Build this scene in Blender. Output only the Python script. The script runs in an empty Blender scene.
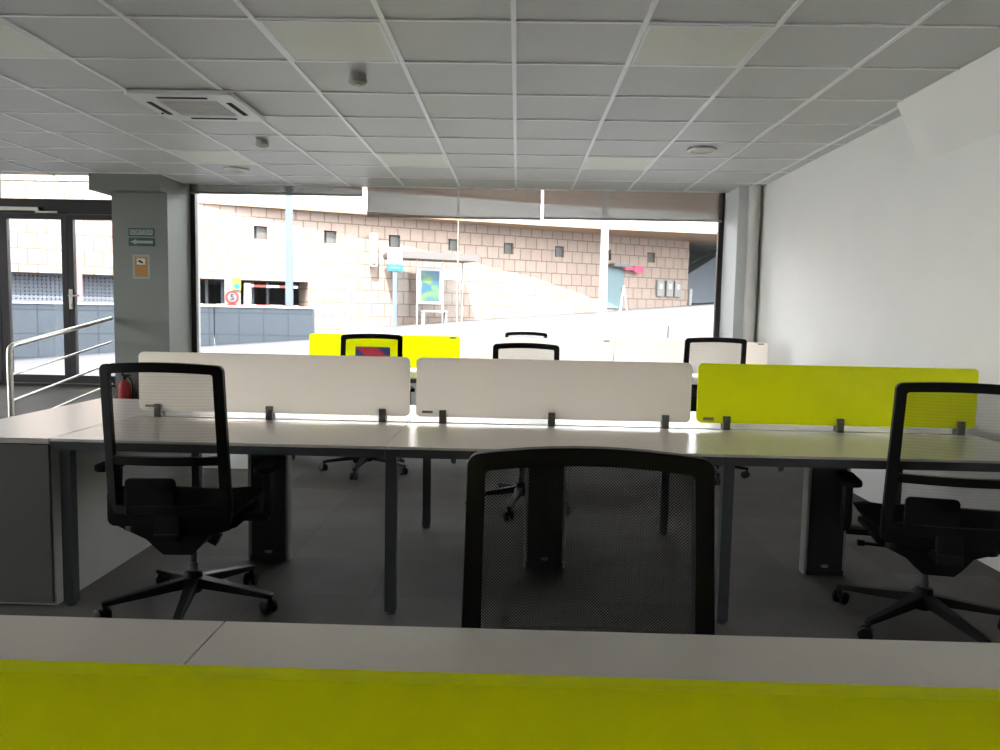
import bpy, bmesh, math, random
from mathutils import Vector, Matrix
random.seed(7)
S = bpy.context.scene
COL = S.collection
PI = math.pi

# ------------------------------------------------------------------ camera, world, sun, exposure
F, PITCH, YAW, ROLL, H = 767.2, 0.0829, 0.0210, 0.0195, 1.2687
cam_d = bpy.data.cameras.new('camera'); cam = bpy.data.objects.new('camera', cam_d); COL.objects.link(cam)
cam_d.sensor_width = 36; cam_d.lens = F / 1000 * 36; cam_d.clip_end = 300; cam_d.clip_start = .02
cam.matrix_world = Matrix.Translation((0, 0, H)) @ Matrix.Rotation(YAW, 4, 'Z') @ Matrix.Rotation(PI/2 - PITCH, 4, 'X') @ Matrix.Rotation(ROLL, 4, 'Z')
S.camera = cam
S.view_settings.view_transform = 'Standard'; S.view_settings.look = 'None'
S.view_settings.gamma = 1; S.view_settings.use_curve_mapping = False
S.view_settings.exposure = 0.78
w = bpy.data.worlds.new('sky'); S.world = w; w.use_nodes = True
bg = w.node_tree.nodes['Background']; bg.inputs[0].default_value = (.945, .965, 1.0, 1); bg.inputs[1].default_value = 8.2
AW = math.radians(29.5)                                   # bearing of the building across the street
TD = Vector((math.cos(AW), math.sin(AW), 0)); NO = Vector((math.sin(AW), -math.cos(AW), 0)); P0 = Vector((-2.64, 31, 0))
sun_d = bpy.data.lights.new('sun', 'SUN'); sun = bpy.data.objects.new('sun', sun_d); COL.objects.link(sun)
sun_dir = (-NO + .5 * TD + Vector((0, 0, -1.4))).normalized()
sun.rotation_euler = sun_dir.to_track_quat('-Z', 'Y').to_euler(); sun.location = (0, -10, 20)
sun_d.energy = 12.5; sun_d.angle = .009; sun_d.color = (1, .95, .88)

C = 2.583; D = .7136; XW = 2.474                           # ceiling, desk top, right wall
XJ, WD = -.505, 1.377                                      # desk joint, desk width

# ------------------------------------------------------------------ materials
MATS = {}
def mat(name, col, rough=.5, metal=0, spec=.5, noise=0, nscale=30, bump=0, bscale=200, coat=0):
    if name in MATS: return MATS[name]
    m = bpy.data.materials.new(name); m.use_nodes = True; nt = m.node_tree; b = nt.nodes['Principled BSDF']
    b.inputs['Base Color'].default_value = (*col, 1); b.inputs['Roughness'].default_value = rough
    b.inputs['Metallic'].default_value = metal; b.inputs['Specular IOR Level'].default_value = spec
    if coat: b.inputs['Coat Weight'].default_value = coat
    tc = nt.nodes.new('ShaderNodeTexCoord')
    n = nt.nodes.new('ShaderNodeTexNoise'); n.inputs['Scale'].default_value = nscale; n.inputs['Detail'].default_value = 4
    nt.links.new(tc.outputs['Object'], n.inputs['Vector'])
    r = nt.nodes.new('ShaderNodeMix'); r.data_type = 'RGBA'
    k = noise or .03
    r.inputs['A'].default_value = (*[c*(1-k) for c in col], 1); r.inputs['B'].default_value = (*[min(1, c*(1+k)) for c in col], 1)
    nt.links.new(n.outputs['Fac'], r.inputs['Factor']); nt.links.new(r.outputs['Result'], b.inputs['Base Color'])
    if bump:
        n2 = nt.nodes.new('ShaderNodeTexNoise'); n2.inputs['Scale'].default_value = bscale
        nt.links.new(tc.outputs['Object'], n2.inputs['Vector'])
        bp = nt.nodes.new('ShaderNodeBump'); bp.inputs['Strength'].default_value = bump; bp.inputs['Distance'].default_value = .002
        nt.links.new(n2.outputs['Fac'], bp.inputs['Height']); nt.links.new(bp.outputs['Normal'], b.inputs['Normal'])
    MATS[name] = m; return m
M_wall = mat('wall_paint', (.87, .855, .82), .6, bump=.2, noise=.03, nscale=3)
M_tile = mat('ceiling_tile', (.62, .62, .61), .45, noise=.03, nscale=2.5, bump=.3, bscale=120)
M_grid = mat('ceiling_grid', (.92, .92, .92), .3)
M_top = mat('white_laminate', (.80, .745, .68), .27, noise=.02)
M_dark = mat('dark_grey_metal', (.085, .095, .10), .45, metal=.3)
M_grey = mat('grey_metal', (.42, .42, .42), .4, metal=.5)
M_riser = mat('riser_metal', (.03, .033, .037), .5)
M_clamp = mat('clamp_metal', (.22, .21, .19), .35, metal=.7)
M_body = mat('cabinet_white', (.66, .66, .62), .5)
M_black = mat('black_plastic', (.005, .005, .006), .5, spec=.25)
M_seat = mat('black_fabric', (.009, .009, .010), .9, spec=.1, bump=.5, bscale=500)
M_chrome = mat('chrome', (.75, .75, .75), .2, metal=1)
M_steel = mat('brushed_steel', (.66, .63, .56), .4, metal=.95)
M_frame = mat('dark_window_frame', (.016, .012, .012), .4)
M_column = mat('column_paint', (.19, .20, .175), .6)
M_colw = mat('white_column_paint', (.66, .68, .68), .6)
M_pipe = mat('cream_pipe', (.62, .61, .58), .4)
M_led = mat('led_diffuser', (.82, .83, .74), .5)
M_ac = mat('ac_plastic', (.80, .80, .78), .4)
M_void = mat('black_void', (.004, .004, .004), .9)
M_det = mat('detector_plastic', (.40, .39, .34), .5)
M_green = mat('sign_green', (.02, .06, .05), .5)
M_signw = mat('sign_pale', (.30, .34, .31), .5)
M_yel = mat('notice_orange', (.40, .185, .035), .6)
M_paper = mat('paper', (.62, .62, .58), .7)
M_red = mat('red_paint', (.45, .02, .02), .35)
M_ext = mat('facade_render', (.7, .7, .68), .8)
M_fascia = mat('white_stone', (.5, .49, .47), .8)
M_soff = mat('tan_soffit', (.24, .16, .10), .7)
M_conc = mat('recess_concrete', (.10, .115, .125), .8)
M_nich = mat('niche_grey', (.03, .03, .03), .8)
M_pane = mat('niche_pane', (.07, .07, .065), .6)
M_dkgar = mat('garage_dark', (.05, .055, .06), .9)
M_blue = mat('pale_blue_post', (.072, .094, .135), .5)
M_whitep = mat('white_post', (.26, .26, .255), .5)
M_skyb = mat('bus_blue', (.004, .075, .17), .5)
M_gls_d = mat('shelter_panel', (.14, .14, .13), .4)
M_teal = mat('door_teal', (.09, .14, .15), .6)
M_pink = mat('pink_sign', (.45, .02, .08), .5)
M_grn = mat('signal_green', (.01, .30, .14), .4)
M_amb = mat('signal_amber', (.30, .17, .02), .4)
M_keyb = mat('laptop_grey', (.12, .12, .13), .4)

def nodes_mat(name):
    m = bpy.data.materials.new(name); m.use_nodes = True; nt = m.node_tree
    return m, nt, nt.nodes['Principled BSDF'], nt.nodes['Material Output']
# translucent acrylic for the divider screens
def acrylic(name, col, tcol, t=.5):
    m, nt, b, o = nodes_mat(name); nt.nodes.remove(b)
    tc = nt.nodes.new('ShaderNodeTexCoord'); n = nt.nodes.new('ShaderNodeTexNoise'); n.inputs['Scale'].default_value = 2
    nt.links.new(tc.outputs['Object'], n.inputs['Vector'])
    mx = nt.nodes.new('ShaderNodeMix'); mx.data_type = 'RGBA'; mx.inputs['A'].default_value = (*[c*.98 for c in col], 1); mx.inputs['B'].default_value = (*col, 1)
    nt.links.new(n.outputs['Fac'], mx.inputs['Factor'])
    d = nt.nodes.new('ShaderNodeBsdfDiffuse'); nt.links.new(mx.outputs['Result'], d.inputs[0])
    tr = nt.nodes.new('ShaderNodeBsdfTranslucent'); tr.inputs[0].default_value = (*tcol, 1)
    a = nt.nodes.new('ShaderNodeMixShader'); a.inputs[0].default_value = t
    nt.links.new(d.outputs[0], a.inputs[1]); nt.links.new(tr.outputs[0], a.inputs[2])
    g = nt.nodes.new('ShaderNodeBsdfGlossy'); g.inputs['Roughness'].default_value = .35
    a2 = nt.nodes.new('ShaderNodeMixShader'); a2.inputs[0].default_value = .04
    nt.links.new(a.outputs[0], a2.inputs[1]); nt.links.new(g.outputs[0], a2.inputs[2]); nt.links.new(a2.outputs[0], o.inputs[0])
    return m
M_scrw = acrylic('frosted_white_acrylic', (.95, .90, .84), (1, .96, .90), .74)
M_scry = acrylic('lime_acrylic', (.95, 1.0, .0), (.96, 1, .0), .66)
# clear pane
def pane_mat():
    m, nt, b, o = nodes_mat('clear_glass'); nt.nodes.remove(b)
    t = nt.nodes.new('ShaderNodeBsdfTransparent'); t.inputs[0].default_value = (.97, .98, .98, 1)
    g = nt.nodes.new('ShaderNodeBsdfGlossy'); g.inputs['Roughness'].default_value = .02
    f = nt.nodes.new('ShaderNodeFresnel'); f.inputs[0].default_value = 1.45
    a = nt.nodes.new('ShaderNodeMixShader'); nt.links.new(f.outputs[0], a.inputs[0])
    nt.links.new(t.outputs[0], a.inputs[1]); nt.links.new(g.outputs[0], a.inputs[2]); nt.links.new(a.outputs[0], o.inputs[0])
    return m
M_glass = pane_mat()
# perforated mesh / screen cloth
def holes(name, col, pitch, dens, rough=.8, trans=0, base=0, axes=(0, 2), diag=False):
    m, nt, b, o = nodes_mat(name); b.inputs['Base Color'].default_value = (*col, 1); b.inputs['Roughness'].default_value = rough
    b.inputs['Specular IOR Level'].default_value = .2
    tc = nt.nodes.new('ShaderNodeTexCoord'); sp = nt.nodes.new('ShaderNodeSeparateXYZ'); nt.links.new(tc.outputs['Object'], sp.inputs[0])
    def M(op, a, bb=None):
        k = nt.nodes.new('ShaderNodeMath'); k.operation = op
        for i, v in enumerate((a, bb)):
            if v is None: continue
            if isinstance(v, (int, float)): k.inputs[i].default_value = v
            else: nt.links.new(v, k.inputs[i])
        return k.outputs[0]
    s = 2*PI/pitch
    sx = M('SINE', M('MULTIPLY', sp.outputs[axes[0]], s)); sz = M('SINE', M('MULTIPLY', sp.outputs[axes[1]], s*1.0))
    if diag:
        sx = M('SINE', M('MULTIPLY', M('ADD', sp.outputs[0], sp.outputs[2]), s*1.02)); sz = M('SINE', M('MULTIPLY', M('SUBTRACT', sp.outputs[0], sp.outputs[2]), s*1.02))
    prod = M('MULTIPLY', sx, sz)
    hole = M('GREATER_THAN', M('ABSOLUTE', prod), dens)
    if base: hole = M('MAXIMUM', M('MULTIPLY', hole, 1.0), base)
    t = nt.nodes.new('ShaderNodeBsdfTransparent')
    src = b.outputs[0]
    if trans:
        tl = nt.nodes.new('ShaderNodeBsdfTranslucent'); tl.inputs[0].default_value = (*col, 1)
        q = nt.nodes.new('ShaderNodeMixShader'); q.inputs[0].default_value = trans
        nt.links.new(src, q.inputs[1]); nt.links.new(tl.outputs[0], q.inputs[2]); src = q.outputs[0]
    a = nt.nodes.new('ShaderNodeMixShader'); nt.links.new(hole, a.inputs[0])
    nt.links.new(src, a.inputs[1]); nt.links.new(t.outputs[0], a.inputs[2]); nt.links.new(a.outputs[0], o.inputs[0])
    return m
M_mesh = holes('black_chair_mesh', (.012, .012, .015), .0125, .36, diag=True)
def cloth_mat():
    m, nt, b, o = nodes_mat('fine_black_mesh'); b.inputs['Base Color'].default_value = (.012, .012, .014, 1); b.inputs['Roughness'].default_value = .8; b.inputs['Specular IOR Level'].default_value = .2
    tc = nt.nodes.new('ShaderNodeTexCoord'); wv = nt.nodes.new('ShaderNodeTexWave'); wv.bands_direction = 'Z'; wv.inputs['Scale'].default_value = 26; wv.inputs['Distortion'].default_value = 1.5
    nt.links.new(tc.outputs['Object'], wv.inputs['Vector']); mr = nt.nodes.new('ShaderNodeMapRange'); mr.inputs['To Min'].default_value = .55; mr.inputs['To Max'].default_value = .62
    nt.links.new(wv.outputs['Fac'], mr.inputs[0]); t = nt.nodes.new('ShaderNodeBsdfTransparent'); a = nt.nodes.new('ShaderNodeMixShader')
    nt.links.new(mr.outputs[0], a.inputs[0]); nt.links.new(b.outputs[0], a.inputs[1]); nt.links.new(t.outputs[0], a.inputs[2]); nt.links.new(a.outputs[0], o.inputs[0])
    return m
M_cloth = cloth_mat()
M_blind = holes('blind_screen_cloth', (.12, .105, .094), .006, .84, trans=.2)
M_perf = holes('perforated_sheet', (.10, .11, .13), .24, .8)
# carpet tiles
def carpet():
    m, nt, b, o = nodes_mat('carpet_tiles'); b.inputs['Roughness'].default_value = .85; b.inputs['Specular IOR Level'].default_value = .25
    tc = nt.nodes.new('ShaderNodeTexCoord'); mp = nt.nodes.new('ShaderNodeMapping'); mp.inputs['Location'].default_value = (.12, .21, 0)
    nt.links.new(tc.outputs['Object'], mp.inputs[0])
    br = nt.nodes.new('ShaderNodeTexBrick'); br.offset = 0; br.inputs['Scale'].default_value = 1
    br.inputs['Brick Width'].default_value = .5; br.inputs['Row Height'].default_value = .5; br.inputs['Mortar Size'].default_value = .002
    br.inputs['Color1'].default_value = (.100, .094, .084, 1); br.inputs['Color2'].default_value = (.130, .122, .110, 1); br.inputs['Mortar'].default_value = (.08, .078, .075, 1)
    nt.links.new(mp.outputs[0], br.inputs['Vector'])
    n = nt.nodes.new('ShaderNodeTexNoise'); n.inputs['Scale'].default_value = 140; n.inputs['Detail'].default_value = 3
    nt.links.new(tc.outputs['Object'], n.inputs['Vector'])
    n2 = nt.nodes.new('ShaderNodeTexNoise'); n2.inputs['Scale'].default_value = 3
    nt.links.new(tc.outputs['Object'], n2.inputs['Vector'])
    ad = nt.nodes.new('ShaderNodeMath'); ad.operation = 'ADD'; nt.links.new(n.outputs['Fac'], ad.inputs[0]); nt.links.new(n2.outputs['Fac'], ad.inputs[1])
    mx = nt.nodes.new('ShaderNodeMix'); mx.data_type = 'RGBA'; mx.blend_type = 'MULTIPLY'; mx.inputs['Factor'].default_value = .5
    nt.links.new(br.outputs['Color'], mx.inputs['A']); nt.links.new(ad.outputs[0], mx.inputs['B']); nt.links.new(mx.outputs['Result'], b.inputs['Base Color'])
    bp = nt.nodes.new('ShaderNodeBump'); bp.inputs['Strength'].default_value = .5; bp.inputs['Distance'].default_value = .003
    nt.links.new(n.outputs['Fac'], bp.inputs['Height']); nt.links.new(bp.outputs['Normal'], b.inputs['Normal'])
    return m
M_carpet = carpet()
def bricks(name, c1, c2, mort, bw, rh, ms, off=.5, loc=(0, 0, 0), swap=True):
    m, nt, b, o = nodes_mat(name); b.inputs['Roughness'].default_value = .85; b.inputs['Specular IOR Level'].default_value = .2
    tc = nt.nodes.new('ShaderNodeTexCoord'); sp = nt.nodes.new('ShaderNodeSeparateXYZ'); cb = nt.nodes.new('ShaderNodeCombineXYZ')
    nt.links.new(tc.outputs['Object'], sp.inputs[0]); nt.links.new(sp.outputs[0], cb.inputs[0]); nt.links.new(sp.outputs[2 if swap else 1], cb.inputs[1])
    mp = nt.nodes.new('ShaderNodeMapping'); mp.inputs['Location'].default_value = loc; nt.links.new(cb.outputs[0], mp.inputs[0])
    br = nt.nodes.new('ShaderNodeTexBrick'); br.offset = off; br.inputs['Scale'].default_value = 1
    br.inputs['Brick Width'].default_value = bw; br.inputs['Row Height'].default_value = rh; br.inputs['Mortar Size'].default_value = ms
    br.inputs['Mortar Smooth'].default_value = .3
    br.inputs['Color1'].default_value = (*c1, 1); br.inputs['Color2'].default_value = (*c2, 1); br.inputs['Mortar'].default_value = (*mort, 1)
    nt.links.new(mp.outputs[0], br.inputs['Vector']); 
    n = nt.nodes.new('ShaderNodeTexNoise'); n.inputs['Scale'].default_value = 5; nt.links.new(tc.outputs['Object'], n.inputs['Vector'])
    mx = nt.nodes.new('ShaderNodeMix'); mx.data_type = 'RGBA'; mx.blend_type = 'MULTIPLY'; mx.inputs['Factor'].default_value = .18
    nt.links.new(br.outputs['Color'], mx.inputs['A']); nt.links.new(n.outputs['Fac'], mx.inputs['B']); nt.links.new(mx.outputs['Result'], b.inputs['Base Color'])
    return m
M_stone = bricks('beige_stone_cladding', (.29, .225, .185), (.262, .202, .168), (.125, .098, .08), .52, .49, .024)
M_para = bricks('grey_parapet_panels', (.095, .110, .128), (.102, .118, .137), (.068, .08, .095), .62, .55, .02, 0)
def ground_mat():
    m, nt, b, o = nodes_mat('pale_paving'); b.inputs['Roughness'].default_value = .8
    tc = nt.nodes.new('ShaderNodeTexCoord'); n = nt.nodes.new('ShaderNodeTexNoise'); n.inputs['Scale'].default_value = .6
    mp = nt.nodes.new('ShaderNodeMapping'); mp.inputs['Scale'].default_value = (.3, 2.5, 1); nt.links.new(tc.outputs['Object'], mp.inputs[0]); nt.links.new(mp.outputs[0], n.inputs['Vector'])
    mx = nt.nodes.new('ShaderNodeMix'); mx.data_type = 'RGBA'; mx.inputs['A'].default_value = (.046, .046, .053, 1); mx.inputs['B'].default_value = (.072, .070, .073, 1)
    nt.links.new(n.outputs['Fac'], mx.inputs['Factor']); nt.links.new(mx.outputs['Result'], b.inputs['Base Color'])
    return m
M_ground = ground_mat()
def screen_mat():
    m, nt, b, o = nodes_mat('laptop_screen')
    tc = nt.nodes.new('ShaderNodeTexCoord'); wv = nt.nodes.new('ShaderNodeTexWave'); wv.inputs['Scale'].default_value = 1.6; wv.inputs['Distortion'].default_value = 3
    wv.bands_direction = 'DIAGONAL'; nt.links.new(tc.outputs['Object'], wv.inputs['Vector'])
    cr = nt.nodes.new('ShaderNodeValToRGB'); cr.color_ramp.elements[0].color = (.02, .04, .14, 1); cr.color_ramp.elements[1].color = (.40, .03, .04, 1)
    cr.color_ramp.elements[0].position = .4; cr.color_ramp.elements[1].position = .6
    nt.links.new(wv.outputs['Fac'], cr.inputs[0]); nt.links.new(cr.outputs[0], b.inputs['Emission Color']); b.inputs['Emission Strength'].default_value = .8
    b.inputs['Base Color'].default_value = (.02, .02, .03, 1); return m
M_screen = screen_mat()
def poster_mat():
    m, nt, b, o = nodes_mat('poster_print')
    tc = nt.nodes.new('ShaderNodeTexCoord'); n = nt.nodes.new('ShaderNodeTexNoise'); n.inputs['Scale'].default_value = 2.2
    nt.links.new(tc.outputs['Object'], n.inputs['Vector'])
    cr = nt.nodes.new('ShaderNodeValToRGB'); e = cr.color_ramp.elements; e[0].color = (.006, .028, .08, 1); e[0].position = .35; e[1].color = (.06, .11, .02, 1); e[1].position = .62
    k = cr.color_ramp.elements.new(.5); k.color = (.006, .055, .08, 1)
    nt.links.new(n.outputs['Fac'], cr.inputs[0]); nt.links.new(cr.outputs[0], b.inputs['Base Color']); return m
M_poster = poster_mat()
def stripes_mat():
    m, nt, b, o = nodes_mat('red_white_stripes')
    tc = nt.nodes.new('ShaderNodeTexCoord'); wv = nt.nodes.new('ShaderNodeTexWave'); wv.inputs['Scale'].default_value = .35
    nt.links.new(tc.outputs['Object'], wv.inputs['Vector'])
    cr = nt.nodes.new('ShaderNodeValToRGB'); cr.color_ramp.interpolation = 'CONSTANT'; e = cr.color_ramp.elements; e[0].color = (.8, .78, .75, 1); e[1].color = (.45, .08, .06, 1); e[1].position = .5
    nt.links.new(wv.outputs['Fac'], cr.inputs[0]); nt.links.new(cr.outputs[0], b.inputs['Base Color']); return m
M_strip = stripes_mat()

# ------------------------------------------------------------------ geometry helpers
def BM(): return bmesh.new()
def xf(vs, M):
    if M is not None:
        for v in vs: v.co = M @ v.co
def box(bm, x0, x1, y0, y1, z0, z1, M=None):
    vs = [bm.verts.new((x, y, z)) for x in (x0, x1) for y in (y0, y1) for z in (z0, z1)]
    for f in ((0,1,3,2), (4,6,7,5), (0,4,5,1), (2,3,7,6), (0,2,6,4), (1,5,7,3)): bm.faces.new([vs[i] for i in f])
    xf(vs, M); return bm
def prism(bm, pts, a0, a1, axis='Y', M=None):
    """extrude a closed outline of (u,v) points along an axis"""
    def P(u, v, a): return {'Y': (u, a, v), 'X': (a, u, v), 'Z': (u, v, a)}[axis]
    A = [bm.verts.new(P(u, v, a0)) for u, v in pts]; B = [bm.verts.new(P(u, v, a1)) for u, v in pts]
    n = len(pts); bm.faces.new(A); bm.faces.new(B[::-1])
    for i in range(n): bm.faces.new((A[i], B[i], B[(i+1) % n], A[(i+1) % n]))
    xf(A+B, M); return bm
def rrect(x0, x1, z0, z1, r, n=5):
    o = []
    for cx, cz, a in ((x1-r, z0+r, -PI/2), (x1-r, z1-r, 0), (x0+r, z1-r, PI/2), (x0+r, z0+r, PI)):
        for i in range(n+1):
            t = a + PI/2*i/n; o.append((cx+r*math.cos(t), cz+r*math.sin(t)))
    return o
def ring(bm, outer, inner, y0, y1, fn=None):
    """flat frame between two outlines of equal count; fn maps (x,y,z) to a bent place"""
    n = len(outer); fn = fn or (lambda x, y, z: (x, y, z)); L = []
    for pts, y in ((outer, y0), (outer, y1), (inner, y1), (inner, y0)): L.append([bm.verts.new(fn(u, y, v)) for u, v in pts])
    for k in range(4):
        A, B = L[k], L[(k+1) % 4]
        for i in range(n): bm.faces.new((A[i], A[(i+1) % n], B[(i+1) % n], B[i]))
    return bm
def tube(bm, pts, r, n=10, radii=None, M=None):
    pts = [Vector(p) for p in pts]; rings = []; up = None
    for i, p in enumerate(pts):
        d = (pts[min(i+1, len(pts)-1)] - pts[max(i-1, 0)]).normalized()
        if up is None: up = d.orthogonal().normalized()
        up = (up - up.dot(d)*d).normalized(); sd = d.cross(up); rr = radii[i] if radii else r
        rings.append([bm.verts.new(p + rr*(math.cos(2*PI*k/n)*up + math.sin(2*PI*k/n)*sd)) for k in range(n)])
    for a, b in zip(rings, rings[1:]):
        for k in range(n): bm.faces.new((a[k], a[(k+1) % n], b[(k+1) % n], b[k]))
    bm.faces.new(rings[0][::-1]); bm.faces.new(rings[-1])
    for R_ in rings: xf(R_, M)
    return bm
def lathe(bm, prof, cx=0, cy=0, n=28, M=None):
    rings = []
    for r, z in prof: rings.append([bm.verts.new((cx+r*math.cos(2*PI*k/n), cy+r*math.sin(2*PI*k/n), z)) for k in range(n)])
    for a, b in zip(rings, rings[1:]):
        for k in range(n): bm.faces.new((a[k], a[(k+1) % n], b[(k+1) % n], b[k]))
    bm.faces.new(rings[0][::-1]); bm.faces.new(rings[-1])
    for R_ in rings: xf(R_, M)
    return bm
def arc(p, c, q, n=6):
    return [tuple((1-t)**2*Vector(p) + 2*t*(1-t)*Vector(c) + t*t*Vector(q)) for t in [i/n for i in range(n+1)]]
def obj(name, bm, m, parent=None, loc=(0, 0, 0), rot=0, bevel=0, smooth=False):
    bmesh.ops.recalc_face_normals(bm, faces=bm.faces)
    me = bpy.data.meshes.new(name); bm.to_mesh(me); bm.free(); me.materials.append(m)
    if smooth:
        for p in me.polygons: p.use_smooth = True
        try: me.set_sharp_from_angle(angle=math.radians(40))
        except Exception: pass
    o = bpy.data.objects.new(name, me); COL.objects.link(o); o.location = loc; o.rotation_euler = (0, 0, rot)
    if parent: o.parent = parent
    if bevel:
        b = o.modifiers.new('bevel', 'BEVEL'); b.width = bevel; b.segments = 2; b.limit_method = 'ANGLE'; b.angle_limit = math.radians(40)
    return o
def tag(o, label, cat, group=None):
    o['label'] = label; o['category'] = cat
    if group: o['group'] = group
    return o
def thing(name, label, cat, loc=(0, 0, 0), rot=0, group=None):
    o = bpy.data.objects.new(name, None); COL.objects.link(o); o.location = loc; o.rotation_euler = (0, 0, rot); o.empty_display_size = .1
    return tag(o, label, cat, group)
def struct(name, bm, m, parent=None, loc=(0, 0, 0), rot=0, bevel=0):
    o = obj(name, bm, m, parent, loc, rot, bevel)
    if not parent: o['kind'] = 'structure'
    return o
def copy_tree(o, parent=None):
    c = o.copy(); COL.objects.link(c)
    if parent: c.parent = parent
    for ch in list(o.children): copy_tree(ch, c)
    return c

# ------------------------------------------------------------------ the room
YE = 8.45                                               # ceiling stops just before the glazing
struct("floor", box(BM(), -8, 2.6, -4, 8.8, -.2, 0), M_carpet)
cb = BM(); box(cb, -4.33, 2.6, -4, YE, C+.008, C+.15); box(cb, -8, -4.33, -4, 8.02, C+.008, C+.15)
ceil = struct('ceiling', cb, M_tile)
g = BM()
xs = [-.045+.6*i for i in range(-13, 5)]; ys = [3.621+.6*j for j in range(-13, 9)]
for x in xs: box(g, x-.012, x+.012, -4, YE if x > -4.33 else 8.02, C, C+.012)
for y in ys: box(g, -8, XW, y-.009, y+.009, C+.001, C+.012)
struct('trim_1', g, M_grid)
struct('wall_right', box(BM(), XW, XW+.2, -4, 8.8, 0, C+.15), M_wall)
b = BM(); box(b, -8.2, -8, -4, 8.8, -.2, .25); box(b, -8.2, -8, -4, 8.8, 2.55, C+.3); box(b, -8.2, -8, 7.4, 8.8, .2, 2.6)
box(b, -8.2, -8, -4, .0, .2, 2.6); box(b, -8.2, -8, 3.6, 3.8, .2, 2.6)
struct('wall_left', b, M_wall)
for n_, (ya, yb) in enumerate(((.0, 3.6), (3.8, 7.4))):  # unseen windows added in the left wall to bring in enough daylight
    b = BM(); 
    for q in ((ya, ya+.05, .25, 2.55), (yb-.05, yb, .25, 2.55), (ya, yb, .25, .30), (ya, yb, 2.50, 2.55)): box(b, -8.14, -8.08, *q)
    wl = struct('window_%d' % (n_+2), b, M_frame); struct('glass_pane', box(BM(), -8.113, -8.107, ya+.05, yb-.05, .30, 2.50), M_glass, wl)
struct('wall_back', box(BM(), -8.2, 2.7, -4.2, -4, 0, C+.15), M_wall)
# unseen ground added beyond the left windows to bounce daylight into the room
struct('ground_bounce', box(BM(), -40, 20, -30, 7.4, -.5, -.25), mat('bounce_ground', (.12, .12, .115), .8))
# wedge bulkhead high on the right wall
struct('trim_2', prism(BM(), [(2.30, C+.005), (XW+.01, C+.005), (XW+.01, 2.215)], -4, 4.89, 'Y'), M_wall)
# left column, its cap and the reveal
struct('wall_pier_left', box(BM(), -4.24, -3.655, 8.0, 8.8, 0, C+.3), M_column)
struct('trim_3', box(BM(), -4.38, -3.65, 7.83, 8.8, 2.42, C+.02), M_column)
# right pier
struct('wall_pier_right', box(BM(), 2.24, XW+.05, 8.03, 8.8, 0, C+.3), M_colw)
p = tube(BM(), [(2.385, 7.97, .0), (2.385, 7.97, C+.005)], .056, 20)
tag(obj('drain_pipe', p, M_pipe, smooth=True), 'cream vertical drain pipe in the corner beside the right pier', 'pipe')
# facade under and above the glazing
struct('wall_front', box(BM(), -3.655, 2.24, 8.62, 8.8, 0, .62), M_colw)
fb = BM(); box(fb, -8.2, 2.7, 8.42, 8.8, 2.80, 6.3); box(fb, -4.33, 2.3, YE-.02, YE+.03, C+.09, 2.80); box(fb, -8, -4.33, 7.9, 8.45, 2.735, 2.80)
struct('wall_upper_facade', fb, M_ext)
struct('wall_shade_tower', box(BM(), -22, -4.2, 7.5, 8.42, 2.9, 15), M_ext)  # unseen tall slab, added to keep the street parapet in shadow
struct('wall_upper_block', box(BM(), -4.19, 18, 2.0, 8.41, 2.9, 7.0), M_ext)
struct('wall_neighbour_front', box(BM(), 2.75, 18, 8.0, 8.8, 0, 2.85), M_ext)
struct('wall_neighbour_left', box(BM(), -22, -8.25, 8.0, 8.8, -1, 2.85), M_ext)
# window: frame, two panes with a silicone joint
wf = BM()
box(wf, -3.655, -3.60, 8.56, 8.62, .62, 2.80); box(wf, 2.185, 2.24, 8.56, 8.62, .62, 2.80)
box(wf, -3.655, 2.24, 8.56, 8.62, 2.76, 2.80); box(wf, -3.655, 2.24, 8.56, 8.62, .62, .67)
win = struct('window_1', wf, M_frame)
struct('glass_pane', box(BM(), -3.60, -.678, 8.585, 8.591, .67, 2.76), M_glass, win)
struct('glass_pane', box(BM(), -.672, 2.185, 8.585, 8.591, .67, 2.76), M_glass, win)
struct('glass_joint', box(BM(), -.681, -.669, 8.582, 8.594, .67, 2.76), M_scrw, win)
# entrance: transom, header, stiles
dz0 = .34
df = BM()
box(df, -8, -4.2, 8.50, 8.58, 2.25, 2.41); box(df, -8, -4.2, 8.50, 8.58, 2.72, 2.80)
box(df, -5.86, -5.79, 8.50, 8.58, dz0, 2.8); box(df, -4.24, -4.18, 8.50, 8.58, dz0, 2.8)
box(df, -8, -4.2, 8.50, 8.58, dz0-.02, dz0+.02)
dfr = struct('door_frame', df, M_frame)
struct('transom_glass', box(BM(), -5.79, -4.24, 8.537, 8.543, 2.41, 2.72), M_glass, dfr)
def leaf(n, x0, x1, sl, sr, hx):
    b = BM(); y0, y1 = 8.505, 8.56
    box(b, x0, x0+sl, y0, y1, dz0+.025, 2.245); box(b, x1-sr, x1, y0, y1, dz0+.025, 2.245)
    box(b, x0+sl, x1-sr, y0, y1, dz0+.025, dz0+.115); box(b, x0+sl, x1-sr, y0, y1, 2.19, 2.245)
    o = struct('door_%d' % n, b, M_frame)
    struct('door_glass', box(BM(), x0+sl, x1-sr, 8.53, 8.536, dz0+.115, 2.19), M_glass, o)
    if hx:
        h = BM(); box(h, hx-.02, hx+.02, 8.49, 8.503, 1.20, 1.42); tube(h, [(hx, 8.50, 1.35), (hx, 8.45, 1.35), (hx+.13, 8.45, 1.35)], .010); lathe(h, [(.012, -.01), (.012, .01)], 0, 0, 12, Matrix.Translation((hx, 8.49, 1.25)) @ Matrix.Rotation(PI/2, 4, 'X'))
        obj('door_handle', h, M_steel, o, smooth=True)
    return o
leaf(1, -5.785, -5.018, .09, .065, None)
leaf(2, -5.014, -4.245, .065, .03, -4.985)
leaf(3, -6.63, -5.865, .06, .10, None)
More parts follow.
